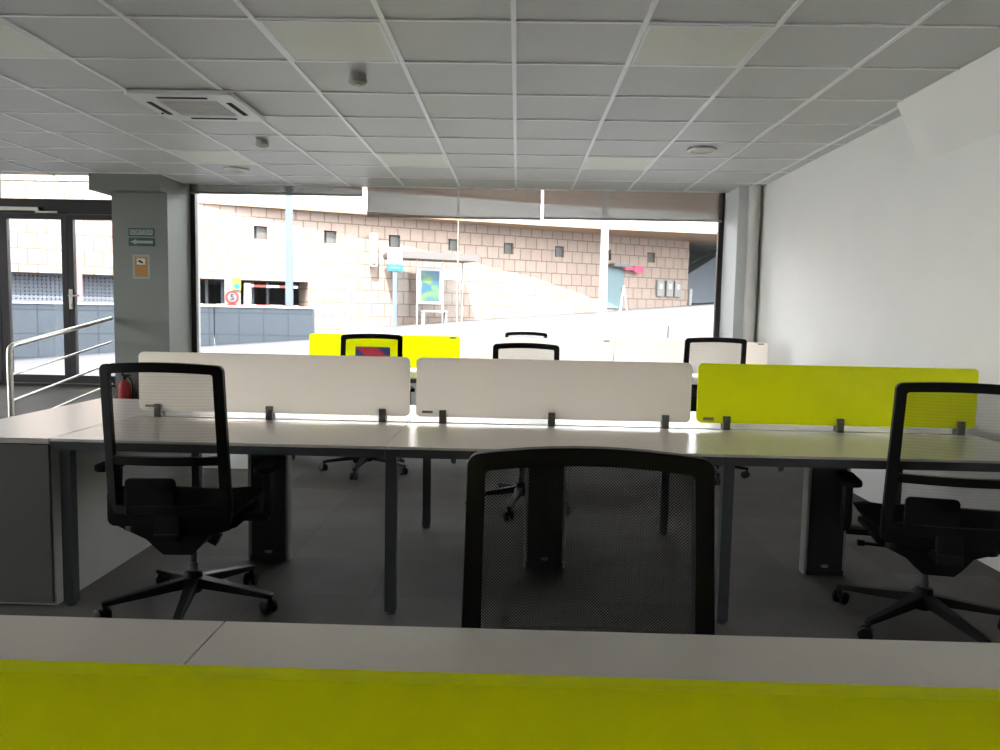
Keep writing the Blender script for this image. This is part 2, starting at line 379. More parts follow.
cl = BM(); box(cl, -5.98, -5.30, 8.455, 8.50, 2.275, 2.315); box(cl, -5.35, -5.10, 8.47, 8.49, 2.255, 2.275)
tag(obj('door_closer', cl, M_steel, bevel=.004), 'silver door closer bar fixed along the entrance door header', 'door closer')
# ramp up to the doors and landing
rp = prism(BM(), [(6.3, 0.002), (8.35, .33), (8.62, .33), (8.62, -.02), (6.3, -.02)], -7.99, -4.26, 'X')
struct('floor_ramp', rp, M_carpet)

# handrail
hr = thing('handrail', 'brushed steel handrail with sloping bars beside the entrance ramp', 'railing', (-4.27, 6.36, 0))
def rl(y, z): return (0, y-6.36, z)
tube_pts = arc(rl(6.36, .84), rl(6.36, .895), rl(6.42, .903))
obj('post', tube(BM(), [rl(6.36, 0.0), rl(6.36, .84)] , .024, 14), M_steel, hr, smooth=True)
obj('top_bar', tube(BM(), tube_pts + [rl(7.99, 1.112)], .021, 12), M_steel, hr, smooth=True)
for z0, z1 in ((.65, .867), (.43, .645), (.215, .425)):
    obj('rail_bar', tube(BM(), [rl(6.36, z0), rl(7.99, z1)], .010, 10), M_steel, hr, smooth=True)

# blinds
def blind(x0, x1, zb, label):
    t = thing('roller_blind', label, 'blind', ((x0+x1)/2, 8.50, zb), 0, 'roller blinds over the shop window')
    hw = (x1-x0)/2
    obj('cloth', box(BM(), -hw, hw, -.001, .001, .028, 2.75-zb), M_blind, t)
    obj('bottom_bar', prism(BM(), rrect(-.010, .010, .006, .03, .006), -hw, hw, 'X'), mat('blind_bar', (.30, .26, .23), .5), t)
    return t
blind(-3.63, -1.722, 2.485, 'beige screen roller blind pulled up almost fully, leftmost over the shop window')
blind(-1.672, .232, 2.262, 'beige screen roller blind lowered part way, middle of the shop window')
blind(.262, 2.20, 2.272, 'beige screen roller blind lowered part way, nearest the right wall')

# ------------------------------------------------------------------ ceiling fittings
def led(i, j, label):
    x0 = -.045+.6*i; y0 = 3.621+.6*j
    t = thing('ceiling_light', label, 'ceiling light', (x0+.3, y0+.3, C), 0, 'flush ceiling light panels')
    ring_o = rrect(-.285, .285, -.288, .288, .003, 1); ring_i = rrect(-.270, .270, -.273, .273, .003, 1)
    b = BM(); ring(b, ring_o, ring_i, 0, 0.008, lambda x, y, z: (x, z, -y+.006))
    obj('frame', b, M_grid, t); obj('diffuser', box(BM(), -.271, .271, -.274, .274, 0.0, .006), M_led, t)
led(-2, 0, 'unlit square light panel in the ceiling, left of centre nearest the camera')
led(1, 0, 'unlit square light panel in the ceiling, right of centre nearest the camera')
led(-2, 5, 'unlit square light panel far back in the ceiling, left of centre')
led(1, 5, 'unlit square light panel far back in the ceiling, right of centre near window')
led(-5, 0, 'unlit square light panel in the ceiling at the left edge, beyond the air conditioner')
led(-5, 5, 'unlit square light panel far back in the ceiling above the entrance side')
def down(x, y, label):
    t = thing('downlight', label, 'ceiling light', (x, y, C), 0, 'round recessed downlights')
    obj('rim', lathe(BM(), [(.118, .002), (.118, -.008), (.09, -.014), (.085, -.004), (.085, .002)], n=36), M_steel, t, smooth=True)
    obj('lens', lathe(BM(), [(.084, .0), (.084, -.006), (.05, -.010), (.001, -.012)], n=32), M_paper, t, smooth=True)
down(-2.75, 7.5, 'round recessed downlight in the ceiling near the left pier')
down(1.446, 6.29, 'round recessed downlight in the ceiling near the right wall')
def detector(x, y, label):
    t = thing('smoke_detector', label, 'smoke detector', (x, y, C), 0, 'ceiling detectors')
    obj('base', lathe(BM(), [(.048, .002), (.048, -.02), (.046, -.022)], n=28), M_det, t, smooth=True)
    obj('sensor_head', lathe(BM(), [(.044, -.02), (.052, -.026), (.052, -.042), (.042, -.052), (.026, -.054), (.024, -.060), (.001, -.061)], n=28), M_det, t, smooth=True)
detector(-2.05, 6.17, 'beige smoke detector on the ceiling behind the air conditioner')
detector(-.93, 4.44, 'grey smoke detector on the ceiling right of the air conditioner')
# air conditioner cassette
ac = thing('air_conditioner', 'white ceiling cassette air conditioner with louvred centre grille', 'air conditioner', (-2.12, 5.12, C))
b = BM(); R4 = [rrect(-.33, .33, -.33, .33, .03), rrect(-.18, .18, -.18, .18, .02)]
ring(b, rrect(-.335, .335, -.335, .335, .03), rrect(-.19, .19, -.19, .19, .02), 0, .028, lambda x, y, z: (x, z, -y))
obj('panel', b, M_ac, ac, bevel=.006)
b = BM()
for k in range(9): box(b, -.185, .185, -.175+k*.041, -.155+k*.041, -.026, -.012)
box(b, -.19, .19, -.19, .19, -.006, 0)
obj('grille', b, mat('ac_grille', (.62, .60, .57), .5), ac)
for k in range(4):
    M4 = Matrix.Rotation(k*PI/2, 4, 'Z')
    obj('air_slot', prism(BM(), rrect(-.16, .16, -.275, -.238, .012), -.0295, -.024, 'Z', M4), M_void, ac)
obj('indicator', lathe(BM(), [(.010, -.0335), (.010, -.024)], -.295, .12, 12), M_void, ac)

# ------------------------------------------------------------------ signs on the left pier
def text_bm(s, size):
    cu = bpy.data.curves.new('t', 'FONT'); cu.body = s; cu.size = size; cu.align_x = 'CENTER'; cu.align_y = 'CENTER'; cu.extrude = .001
    o = bpy.data.objects.new('t', cu); COL.objects.link(o); dg = bpy.context.evaluated_depsgraph_get()
    me = bpy.data.meshes.new_from_object(o.evaluated_get(dg)); b = BM(); b.from_mesh(me)
    bpy.data.objects.remove(o); bpy.data.curves.remove(cu); bpy.data.meshes.remove(me)
    for v in b.verts: v.co = Vector((v.co.x, -v.co.z, v.co.y))
    return b
t = thing('exit_sign', 'green framed SORTIDA exit sign on the left pier', 'sign', (-3.93, 8.0, 2.015))
obj('board', box(BM(), -.135, .135, -.008, 0, -.042, .042), M_green, t)
obj('face', box(BM(), -.120, .120, -.0095, -.008, -.027, .027), M_signw, t)
tb = text_bm('SORTIDA', .056); obj('lettering', tb, M_green, t, (0, -.0105, 0))
t = thing('arrow_sign', 'green sign with white arrow pointing left, under the exit sign', 'sign', (-3.93, 8.0, 1.915))
obj('board', box(BM(), -.135, .135, -.008, 0, -.042, .042), M_green, t)
obj('arrow', prism(BM(), [(-.118, 0), (-.055, -.028), (-.055, -.014), (.12, -.014), (.12, .014), (-.055, .014), (-.055, .028)], -.010, -.008, 'Y'), M_signw, t)
t = thing('notice', 'orange notice with a small pictogram in a clear sleeve on the left pier', 'notice', (-3.94, 8.0, 1.66))
obj('sleeve', prism(BM(), rrect(-.09, .09, -.125, .125, .008), -.003, 0, 'Y'), M_signw, t)
obj('sheet', box(BM(), -.068, .068, -.0042, -.003, -.105, .105), M_yel, t)
b = prism(BM(), rrect(-.045, .045, .02, .085, .01), -.0052, -.0042, 'Y'); obj('picture', b, M_paper, t)
b = prism(BM(), [(-.03, .06), (-.012, .07), (.022, .045), (.024, .034), (.004, .036), (-.012, .046), (-.028, .05)], -.0062, -.0052, 'Y'); obj('pictogram', b, M_void, t)
# fire extinguisher by the pier
fe = thing('fire_extinguisher', 'red fire extinguisher hanging low on the left pier', 'fire extinguisher', (-4.10, 7.92, .12))
obj('cylinder', lathe(BM(), [(.06, 0), (.068, .01), (.068, .27), (.055, .32), (.025, .345), (.02, .36)], n=24), M_red, fe, smooth=True)
b = BM(); tube(b, [(0, 0, .35), (0, 0, .40)], .016); box(b, -.03, .07, -.012, .012, .40, .415); box(b, -.03, .06, -.01, .01, .43, .445); box(b, -.03, -.015, -.01, .01, .40, .44)
obj('valve', b, M_black, fe)
obj('hose', tube(BM(), arc((.02, -.02, .39), (.13, -.04, .42), (.085, -.03, .12), 10), .009), M_black, fe, smooth=True)
obj('bracket', box(BM(), -.02, .02, .06, .081, .1, .3), M_black, fe)

# ------------------------------------------------------------------ bench desks
def screen(cx, y, z, col, label, offs, group, w=1.345):
    t = thing('desk_divider', label, 'desk divider', (cx, y, z), 0, group); hw = w/2
    obj('screen_panel', prism(BM(), rrect(-hw, hw, .031, .322, .025), -.008, .008, 'Y'), M_scry if col == 'y' else M_scrw, t)
    for o_ in offs:
        b = BM(); box(b, o_-.017, o_+.017, -.026, -.008, .0, .066); box(b, o_-.017, o_+.017, .008, .026, .0, .066); box(b, o_-.017, o_+.017, -.026, .026, 0, .012)
        lathe(b, [(.007, -.001), (.007, .004)], 0, 0, 10, Matrix.Translation((o_, -.026, .045)) @ Matrix.Rotation(PI/2, 4, 'X'))
        obj('clamp', b, M_clamp, t, bevel=.002)
    return t, hw
def logo(t, x, z, y=-.0088):
    b = BM(); box(b, x, x+.052, y-.0006, y+.001, z, z+.013)
    obj('maker_label', b, mat('label_grey', (.30, .29, .26), .6), t)

def leg_bm(x, y, s=.022):
    b = BM(); box(b, x-s, x+s, y-s, y+s, .012, D-.047); lathe(b, [(.02, 0), (.02, .014)], x, y, 14); return b
def bench(y0, yd, y1, cols, row, names, mods=(0, 1, 2), lastleg=True):
    """one double bench; y0 near edge, yd divider line, y1 far edge"""
    cy = yd
    for k, i in enumerate(mods):
        xa = XJ-WD+i*WD - (0 if row == 'near' else .0235); xb = xa+WD; cx = (xa+xb)/2
        t = thing('bench_desk', names[k], 'desk', (cx, cy, 0), 0, 'double bench desks'); hw = WD/2-.0012
        for s, (a, b_) in ((-1, (y0-cy, -.016)), (1, (.016, y1-cy))):
            tp = obj('worktop', box(BM(), -hw, hw, a, b_, D-.012, D), M_top, t, bevel=.0015)
            fy = a if s < 0 else b_
            fl = prism(BM(), rrect(-.13, .13, .07*s-.035, .07*s+.035, .008), D-.001, D+.0006, 'Z'); obj('cable_flap', fl, M_grey, tp)
        b = BM()
        for yy in (y0-cy+.004, y1-cy-.034): box(b, -hw, hw, yy, yy+.03, D-.047, D-.0122)
        box(b, -hw, -hw+.03, y0-cy+.034, y1-cy-.034, D-.047, D-.0122); box(b, hw-.03, hw, y0-cy+.034, y1-cy-.034, D-.047, D-.0122)
        obj('frame', b, M_dark, t)  # nearly flush dark frame doubles as the shaded edge of the thin worktop
        lx = [(-WD/2+(.05 if k == 0 and i == 0 else .0235))] + ([WD/2-.03] if (k == len(mods)-1 and lastleg) else [])
        for x in lx:
            for yy in (y0-cy+.045, y1-cy-.045): obj('leg', leg_bm(x, yy), M_dark, t)
        r = BM(); box(r, -.085, .085, -.030, -.025, .03, D-.062); box(r, -.085, .085, .025, .03, .03, D-.062); box(r, -.06, .06, -.025, .025, .03, D-.062)
        box(r, -.09, .09, -.035, .035, .005, .03)
        ri = obj('cable_riser', r, M_riser, t)
        for s in (-1, 1): obj('side_profile', prism(BM(), rrect(s*.094-.008, s*.094+.008, -.034, .034, .006), .005, D-.062, 'Z'), M_grey, ri, smooth=True)
        obj('vent_hole', prism(BM(), [(.02*math.cos(a*PI/8), .05+.009*math.sin(a*PI/8)) for a in range(16)], -.0315, -.0295, 'Y'), M_grey, ri)
G1 = 'divider screens on the middle bench'; G2 = 'divider screens on the rear bench'
bench(-.37, .469, 1.305, 'y', 'near', ['grey-white bench desk in the bottom left corner of the picture', 'grey-white bench desk in the foreground behind the lime divider'], (0, 1))
bench(3.065, 3.75, 4.435, '', 'mid', ['white middle-row bench desk with black mesh chair, at the cabinet end',
      'white middle-row bench desk between the left and right desks of its row', 'white middle-row bench desk under the lime divider near the right wall'])
bench(6.25, 6.91, 7.57, '', 'rear', ['white rear-row bench desk under the lime divider with laptop', 'white rear-row bench desk, central one of the row by the window', 'white rear-row bench desk nearest the corner of right wall and window'])
def cxm(i): return XJ-WD+(i+.5)*WD
t, hw = screen(cxm(1), .469, D, 'y', 'lime yellow divider screen across the bottom foreground', (-.55, .0, .55), None, 1.365)
t, hw = screen(cxm(0), 3.75, D, 'w', 'frosted white divider on the middle bench behind the left mesh chair', (-.575, -.02, .54), G1); logo(t, -hw+.03, .048)
t, hw = screen(cxm(1), 3.75, D, 'w', 'frosted white divider in the centre of the middle bench', (-.54, -.005, .55), G1); logo(t, -hw+.03, .048)
t, hw = screen(cxm(2), 3.75, D, 'y', 'lime yellow divider on the middle bench near the right wall', (-.53, .02, .6), G1); logo(t, -hw+.03, .045)
t, hw = screen(cxm(0), 6.91, D, 'y', 'lime yellow divider on the rear bench by the window', (-.57, 0, .55), G2, 1.365); logo(t, hw-.09, .30)
t, hw = screen(cxm(1), 6.91, D, 'w', 'frosted white divider in the middle of the rear bench', (-.55, 0, .55), G2, 1.37); logo(t, hw-.09, .30)
t, hw = screen(cxm(2), 6.91, D, 'w', 'frosted white divider on the rear bench nearest the right wall', (-.55, 0, .55), G2, 1.37); logo(t, hw-.09, .30)

# low cabinets at the left end of the benches
def cabinet(x0, x1, y0, y1, label, drawer=None):
    t = thing('low_cabinet', label, 'cabinet', ((x0+x1)/2, (y0+y1)/2, 0), 0, 'low cabinets at the bench ends'); hx = (x1-x0)/2; hy = (y1-y0)/2
    obj('body', box(BM(), -hx, hx, -hy+.02, hy, .05, D-.024), M_body, t)
    obj('plinth', box(BM(), -hx+.002, hx-.002, -hy+.03, hy-.01, 0, .05), M_body, t)
    obj('top', box(BM(), -hx, hx, -hy, hy, D-.022, D), M_top, t, bevel=.0015)
    if drawer:
        obj('drawer_front', box(BM(), -hx+.004, hx-.004, -hy, -hy+.018, D-.33, D-.03), mat('pale_lime_front', (.62, .66, .36), .5), t)
        obj('door', box(BM(), -hx+.004, hx-.004, -hy, -hy+.018, .05, D-.335), M_body, t)
    else:
        obj('front_panel', box(BM(), -hx+.002, hx-.002, -hy, -hy+.018, .02, D-.026), mat('panel_grey', (.12, .122, .105), .5), t)
cabinet(-2.44, -1.908, 3.065, 4.435, 'low white storage cabinet with grey front at the left end of the middle bench')
cabinet(-2.44, -1.908, 5.85, 7.57, 'low white storage cabinet at the left end of the rear bench', True)

# laptop on the rear bench
lt = thing('laptop', 'open laptop with red and blue screen in front of the lime rear divider', 'laptop', (-1.24, 6.52, D), math.radians(-4))
obj('keyboard_base', box(BM(), -.15, .15, -.20, .02, .0, .014), M_keyb, lt, bevel=.003)
Ml = Matrix.Translation((0, .022, .016)) @ Matrix.Rotation(math.radians(-8), 4, 'X')
obj('lid', box(BM(), -.152, .152, -.006, .002, 0, .215, Ml), M_keyb, lt, bevel=.002)
obj('display', box(BM(), -.142, .142, -.0075, -.0062, .012, .205, Ml), M_screen, lt)

# ------------------------------------------------------------------ chairs
def make_chair(label, x, y, rot, dz=0, base_a=0, group='black mesh office chairs', arms=True, wide=1.0):
    """faces local +Y; back at -Y"""
    t = thing('office_chair', label, 'chair', (x, y, 0), rot, group)
    # five-star base
    b = BM(); lathe(b, [(.034, .075), (.036, .10), (.036, .16), (.028, .168)], n=20)
    for k in range(5):
        a = base_a + 2*PI*k/5; Mk = Matrix.Rotation(a, 4, 'Z')
        A = [(.02, -.026, .098), (.02, .026, .098), (.02, .026, .142), (.02, -.026, .142)]
        B = [(.345, -.015, .066), (.345, .015, .066), (.345, .015, .086), (.345, -.015, .086)]
        va = [b.verts.new(Mk @ Vector(p)) for p in A]; vb = [b.verts.new(Mk @ Vector(p)) for p in B]
        b.faces.new(va[::-1]); b.faces.new(vb)
        for i in range(4): b.faces.new((va[i], va[(i+1) % 4], vb[(i+1) % 4], vb[i]))
    obj('star_base', b, M_black, t, bevel=.005)
    for k in range(5):
        a = base_a + 2*PI*k/5; c = Vector((.335*math.cos(a), .335*math.sin(a), 0)); sw = a + 1.1 + k*.9
        b = BM(); Mk = Matrix.Translation((c.x, c.y, .028)) @ Matrix.Rotation(sw, 4, 'Z') @ Matrix.Rotation(PI/2, 4, 'Y')
        for s in (-1, 1): lathe(b, [(.024, s*.010), (.028, s*.012), (.028, s*.024), (.022, s*.027)], .0, .012, 18, Mk)
        tube(b, [(c.x, c.y, .03), (c.x, c.y, .078)], .009, 8)
        tube(b, [Mk @ Vector((0, .012, -.02)), Mk @ Vector((0, .012, .02))], .008, 8)
        obj('caster', b, M_black, t, smooth=True)
    obj('gas_column', lathe(BM(), [(.018, .165), (.018, .20), (.014, .202), (.014, .34+dz)], n=20), M_dark, t, smooth=True)
    # mechanism bowl under the seat
    b = BM()
    prism(b, [(-.055, .285+dz), (.055, .285+dz), (.085, .315+dz), (.12, .36+dz), (.235, .40+dz), (.235, .425+dz), (-.235, .425+dz), (-.235, .40+dz), (-.12, .345+dz), (-.085, .31+dz)], -.17, .15, 'Y')
    tube(b, [(-.09, -.02, .345+dz), (-.24, -.02, .35+dz)], .008, 8); tube(b, [(-.24, -.02, .35+dz), (-.27, -.02, .352+dz)], .014, 8)
    tube(b, [(.06, .02, .31+dz), (.10, .02, .29+dz)], .03, 12)
    obj('tilt_mechanism', b, M_black, t, bevel=.006)
    # seat: contoured cushion
    b = BM(); nx, ny = 12, 10; top = []; bot = []
    for j in range(ny+1):
        for i in range(nx+1):
            u = -1+2*i/nx; v = -1+2*j/ny
            wx = .245*(1-.10*max(0, -v)**2); X = u*wx; Y = .02+v*.235
            if abs(u) > .8 and abs(v) > .8: X *= .975; Y = .02+v*.228
            ed = max(abs(u)**6, abs(v)**6)
            z = .475+.018*u*u-.022*ed-.035*max(0, v-.6)**2*2 + dz
            top.append(b.verts.new((X, Y, z))); bot.append(b.verts.new((X*.93, Y*.95, .405+.02*ed+.012*u*u+dz)))
    W_ = nx+1
    for j in range(ny):
        for i in range(nx):
            q = [j*W_+i, j*W_+i+1, (j+1)*W_+i+1, (j+1)*W_+i]
            b.faces.new([top[k] for k in q]); b.faces.new([bot[k] for k in q[::-1]])
    loop = [i for i in range(W_)] + [j*W_+nx for j in range(1, ny+1)] + [ny*W_+i for i in range(nx-1, -1, -1)] + [j*W_ for j in range(ny-1, 0, -1)]
    for a_, b2 in zip(loop, loop[1:]+loop[:1]): b.faces.new((top[a_], bot[a_], bot[b2], top[b2]))
    obj('seat', b, M_seat, t, smooth=True)
    b = prism(BM(), rrect(-.205, .205, -.20, .20, .05), .385+dz, .41+dz, 'Z'); obj('seat_pan', b, M_black, t)
    # backrest: leaning and gently curved
    def bend(x, y, z): return (x, -.205 - .02 - .11*(z-.48) + y - .0 + .10*(1-(x/.23)**2)*-.35*1 + .0, z+dz)
    zb, zt, hw = .47, 1.045, .226*wide
    def outl(ins, r, lo):
        P = []
        z0 = zb if lo is None else lo; z1 = zt-ins; x = hw-ins; n = 6
        seq = []
        for i in range(9): seq.append((-x+r+(2*x-2*r)*i/8, z0))
        for i in range(n+1): a = -PI/2+PI/2*i/n; seq.append((x-r+r*math.cos(a), z0+r+r*math.sin(a)))
        for i in range(1, 9): seq.append((x, z0+r+(z1-z0-2*r)*i/9))
        for i in range(n+1): a = PI/2*i/n; seq.append((x-r+r*math.cos(a), z1-r+r*math.sin(a)))
        for i in range(1, 9): u = i/9; seq.append((x-r-(2*x-2*r)*u, z1))
        for i in range(n+1): a = PI/2+PI/2*i/n; seq.append((-x+r+r*math.cos(a), z1-r+r*math.sin(a)))
        for i in range(1, 9): seq.append((-x, z1-r-(z1-z0-2*r)*i/9))
        for i in range(n): a = PI+PI/2*i/n; seq.append((-x+r+r*math.cos(a), z0+r+r*math.sin(a)))
        for (u, v) in seq:
            if v > .8: v += .012*(1-(u/hw)**2)
            k = 1+.06*max(0, (1.0-v))                                  # a touch wider lower down
            P.append((u*k, v))
        return P
    b = BM(); ring(b, outl(0, .022, None), outl(.036, .008, .505), -.014, .014, bend)
    fr = obj('back_frame', b, M_black, t, bevel=.004, smooth=True)
    # crossbar under the mesh window
    b = BM(); N = 10
    for side in (0,):
        rows = []
        for i in range(N+1):
            x_ = (-1+2*i/N)*(hw*1.01)
            rows.append([b.verts.new(bend(x_, yy, zz)) for yy, zz in ((-.012, .665), (.012, .665), (.012, .698), (-.012, .698))])
        for r0, r1 in zip(rows, rows[1:]):
            for i in range(4): b.faces.new((r0[i], r0[(i+1) % 4], r1[(i+1) % 4], r1[i]))
        b.faces.new(rows[0]); b.faces.new(rows[-1][::-1])
    obj('lumbar_bar', b, M_black, t)
    # mesh cloth
    b = BM(); nx, nz = 10, 10; gr = []
    for j in range(nz+1):
        for i in range(nx+1):
            z_ = .50+(1.018-.50)*j/nz; x_ = (-1+2*i/nx)*(hw-.02)*(1+.06*max(0, 1-z_)); 
            if j == nz: z_ += .010*(1-(x_/hw)**2)
            gr.append(b.verts.new(bend(x_, .006, z_)))
    for j in range(nz):
        for i in range(nx): b.faces.new([gr[k] for k in (j*11+i, j*11+i+1, (j+1)*11+i+1, (j+1)*11+i)])
    mo = obj('mesh_back', b, M_mesh if wide > 1 else M_cloth, t)
    # lumbar shell and spine
    b = BM()
    prism(b, rrect(-.16, .03, .46+dz, .61+dz, .02), -.262, -.245, 'Y')
    prism(b, rrect(-.045, .045, .37+dz, .47+dz, .01), -.275, -.245, 'Y')
    box(b, -.045, .045, -.285, -.10, .365+dz, .40+dz)
    prism(b, rrect(-.235, .235, .42+dz, .572+dz, .03), -.245, -.215, 'Y')
    obj('lumbar_support', b, M_black, t, bevel=.004)
    # arms
    if arms:
        for s in (-1, 1):
            b = BM(); X = s*.315
            prism(b, [(-.045, .60+dz), (.045, .60+dz), (.035, .47+dz), (.02, .40+dz), (-.03, .40+dz), (-.045, .47+dz)], X-.014, X+.014, 'X')
            box(b, min(X, s*.15), max(X, s*.15), -.03, .03, .385+dz, .41+dz)
            box(b, X-.018, X+.018, -.035, .035, .43+dz, .50+dz)
            a_ = obj('armrest', b, M_black, t, bevel=.004)
            pd = prism(BM(), rrect(X-.038, X+.038, -.12, .11, .035), .60+dz, .628+dz, 'Z'); obj('arm_pad', pd, M_seat, a_, bevel=.008)
    return t
R = math.radians
make_chair('black mesh office chair with arms at the left desk of the middle bench', -1.33, 3.10, R(3), 0, R(-9))
make_chair('black mesh office chair with arms at the right edge of the picture', 1.705, 3.13, R(-12), -.015, R(5))
make_chair('large black mesh chair backrest rising behind the foreground desk', .148, 1.20, PI, -.056, R(20), arms=True, wide=1.06)
make_chair('black mesh office chair behind the centre white divider of the middle bench', .045, 4.92, PI-R(4), 0, R(10))
make_chair('black mesh office chair turned slightly in front of the lime rear divider', -1.15, 5.93, R(16), .03, R(-40))
make_chair('black mesh office chair before the rear bench near the right wall', 1.50, 6.05, R(-3), .05, R(-10))
make_chair('black mesh office chair on the far side of the rear bench, by the window', .10, 7.90, PI, 0, R(0))

# ------------------------------------------------------------------ outside: ground, parapet, building across the street
def gz(x, y): return .594+.0765*x+.0138*y
b = BM(); vs = [b.verts.new((x, y, gz(x, y) - dd)) for dd in (0, 1.5) for x, y in ((-45, 8.82), (60, 8.82), (60, 80), (-45, 80))]
b.faces.new(vs[:4]); b.faces.new(vs[4:][::-1])
for i in range(4): b.faces.new((vs[i], vs[(i+1) % 4], vs[4+(i+1) % 4], vs[4+i]))
struct('ground_street', b, M_ground)
struct('ground_doorstep', box(BM(), -8, -3.7, 8.8, 9.9, -.5, .325), M_ground)
FR = math.atan2(TD.y, TD.x)
def wobj(name, bm, m, label=None, cat=None, par=None, group=None, s=False, bevel=0):
    """geometry in the frame of the building across the street: x along it, -y towards us"""
    o = obj(name, bm, m, par, (0, 0, 0) if par else P0, 0 if par else AW, bevel)
    if label: tag(o, label, cat, group)
    if s: o['kind'] = 'structure'
    return o
TW = [2.50968*i-7.488 for i in range(0, 8)]
b = BM(); th = 1.4
box(b, -5.8, 12.35, 0, th, -3, 2.2); box(b, -40, 12.35, 0, th, 2.2, 3.65); box(b, -40, 12.35, 0, th, 4.11, 7.2)
e = [-40] + [v for t_ in TW for v in (t_-.235, t_+.235)] + [12.35]
for a, c in zip(e[::2], e[1::2]): box(b, a, c, 0, th, 3.65, 4.11)
box(b, 12.35, 40, 0, th, 4.8, 7.2)
fac = wobj('wall_building_opposite', b, M_stone, s=True)
for t_ in TW:
    b = BM(); box(b, t_-.234, t_+.234, .20, .24, 3.651, 4.109)
    n_ = wobj('niche_back', b, M_nich, par=fac)
    b = BM(); box(b, t_-.11, t_+.225, .15, .199, 3.67, 4.09)
    wobj('niche_shutter', b, M_pane, par=fac)
# overhang with a white fascia, wider towards the right
pts = [(-9.9, .03), (-6.3, .43), (-2.6, .71), (3.3, 1.5), (6.4, 2.15), (10.5, 3.3), (20, 6.0), (32, 8)]
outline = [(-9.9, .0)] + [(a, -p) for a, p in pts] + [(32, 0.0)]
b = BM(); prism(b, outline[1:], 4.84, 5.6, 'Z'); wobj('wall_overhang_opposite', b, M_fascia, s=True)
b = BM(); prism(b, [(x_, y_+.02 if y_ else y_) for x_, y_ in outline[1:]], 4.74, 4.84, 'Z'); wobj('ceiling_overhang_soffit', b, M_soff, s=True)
# recess at the right end with stair rail
b = BM(); box(b, 12.35, 40, 5.0, 5.4, -1, 7.2); box(b, 12.36, 12.5, 1.4, 5, -1, 4.8); box(b, 12.36, 40, 1.4, 5.0, 4.8, 5.0)  # last box: roof slab added to keep sun off the back wall
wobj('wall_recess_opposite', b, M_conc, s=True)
b = BM(); prism(b, [(12.6, 1.9), (12.6, 2.1), (18, 5.0), (18, 4.0), (17, 1.9)], 3.0, 4.4, 'Y'); wobj('stairs_opposite', b, mat('stair_concrete', (.16, .18, .21), .8), s=True)
b = BM(); tube(b, [(12.7, 2.9, 2.9), (14.5, 2.9, 3.7), (18, 2.9, 5.2)], .04); tube(b, [(12.7, 2.9, 2.0), (12.7, 2.9, 2.9)], .04); tube(b, [(14.5, 2.9, 2.8), (14.5, 2.9, 3.7)], .04)
wobj('stair_rail', b, M_dark, 'dark stair rail rising in the grey recess across the street', 'railing')
# garage void
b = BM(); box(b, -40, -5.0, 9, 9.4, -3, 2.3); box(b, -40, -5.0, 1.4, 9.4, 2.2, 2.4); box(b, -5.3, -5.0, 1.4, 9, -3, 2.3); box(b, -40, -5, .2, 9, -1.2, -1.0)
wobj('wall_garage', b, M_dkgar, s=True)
b = BM()
for k in range(7): box(b, -10.2+k*.55, -10.1+k*.55, 2.0, 2.1, -1, 2.2)
tag(wobj('garage_railing', b, mat('railing_grey', (.14, .16, .18), .5)), 'grey vertical bars inside the dark garage entrance', 'railing')
b = box(BM(), -30, -10.9, .5, .51, .2, 2.2)
wobj('perforated_screen', b, M_perf, par=fac)
# barriers
for z_, t0, t1, lab in ((2.0, -7.9, -6.1, 'raised red and white barrier arm in the garage entrance'), (1.28, -10.6, -6.2, 'lowered red and white barrier arm just above the parapet')):
    t = thing('barrier', lab, 'barrier', P0 + TD*t0 + NO*(-.35 if z_ > 1.5 else .15) + Vector((0, 0, -.1)), AW, 'garage barriers')
    obj('arm', box(BM(), 0, t1-t0, -.03, .03, z_+.06, z_+.15), M_strip, t)
    obj('post', box(BM(), -.12, .12, -.1, .1, 0, z_+.2), M_grey, t)
# traffic signs before the garage
sg = P0 + TD*(-8.65) + NO*1.2
t = thing('traffic_sign', 'speed limit 5 sign post with green light at the garage entrance', 'traffic sign', (sg.x, sg.y, gz(sg.x, sg.y)), AW)
z0 = gz(sg.x, sg.y)
obj('post', tube(BM(), [(0, 0, 0), (0, 0, 2.05-z0)], .03), M_grey, t, smooth=True)
obj('backboard', box(BM(), -.26, .26, -.03, 0, 1.15-z0, 2.24-z0), M_gls_d, t)
def disc(r, y0, y1, x, z): return lathe(BM(), [(r, -y0), (r, -y1)], 0, 0, 24, Matrix.Translation((x, 0, z-z0)) @ Matrix.Rotation(PI/2, 4, 'X'))
def disc2(r, d, x, z, n=24): 
    return prism(BM(), [(x+r*math.cos(2*PI*k/n), z-z0+r*math.sin(2*PI*k/n)) for k in range(n)], -d, -.03, 'Y')
obj('limit_disc', disc2(.22, .05, -.02, 1.56), M_red, t); obj('limit_face', disc2(.15, .055, -.02, 1.56), mat('sign_face', (.09, .09, .09), .6), t)
obj('limit_number', text_bm('5', .28), M_void, t, (-.02, -.06, 1.56-z0))
obj('stop_disc', disc2(.20, .05, -.02, 1.19), M_red, t); obj('stop_bar', box(BM(), -.14, .10, -.056, -.05, 1.15-z0, 1.21-z0), M_whitep, t)
obj('signal_box', box(BM(), .0, .26, -.09, -.03, 1.80-z0, 2.22-z0), M_amb, t)
obj('signal_lamp', disc2(.10, .10, .13, 1.93), M_grn, t)
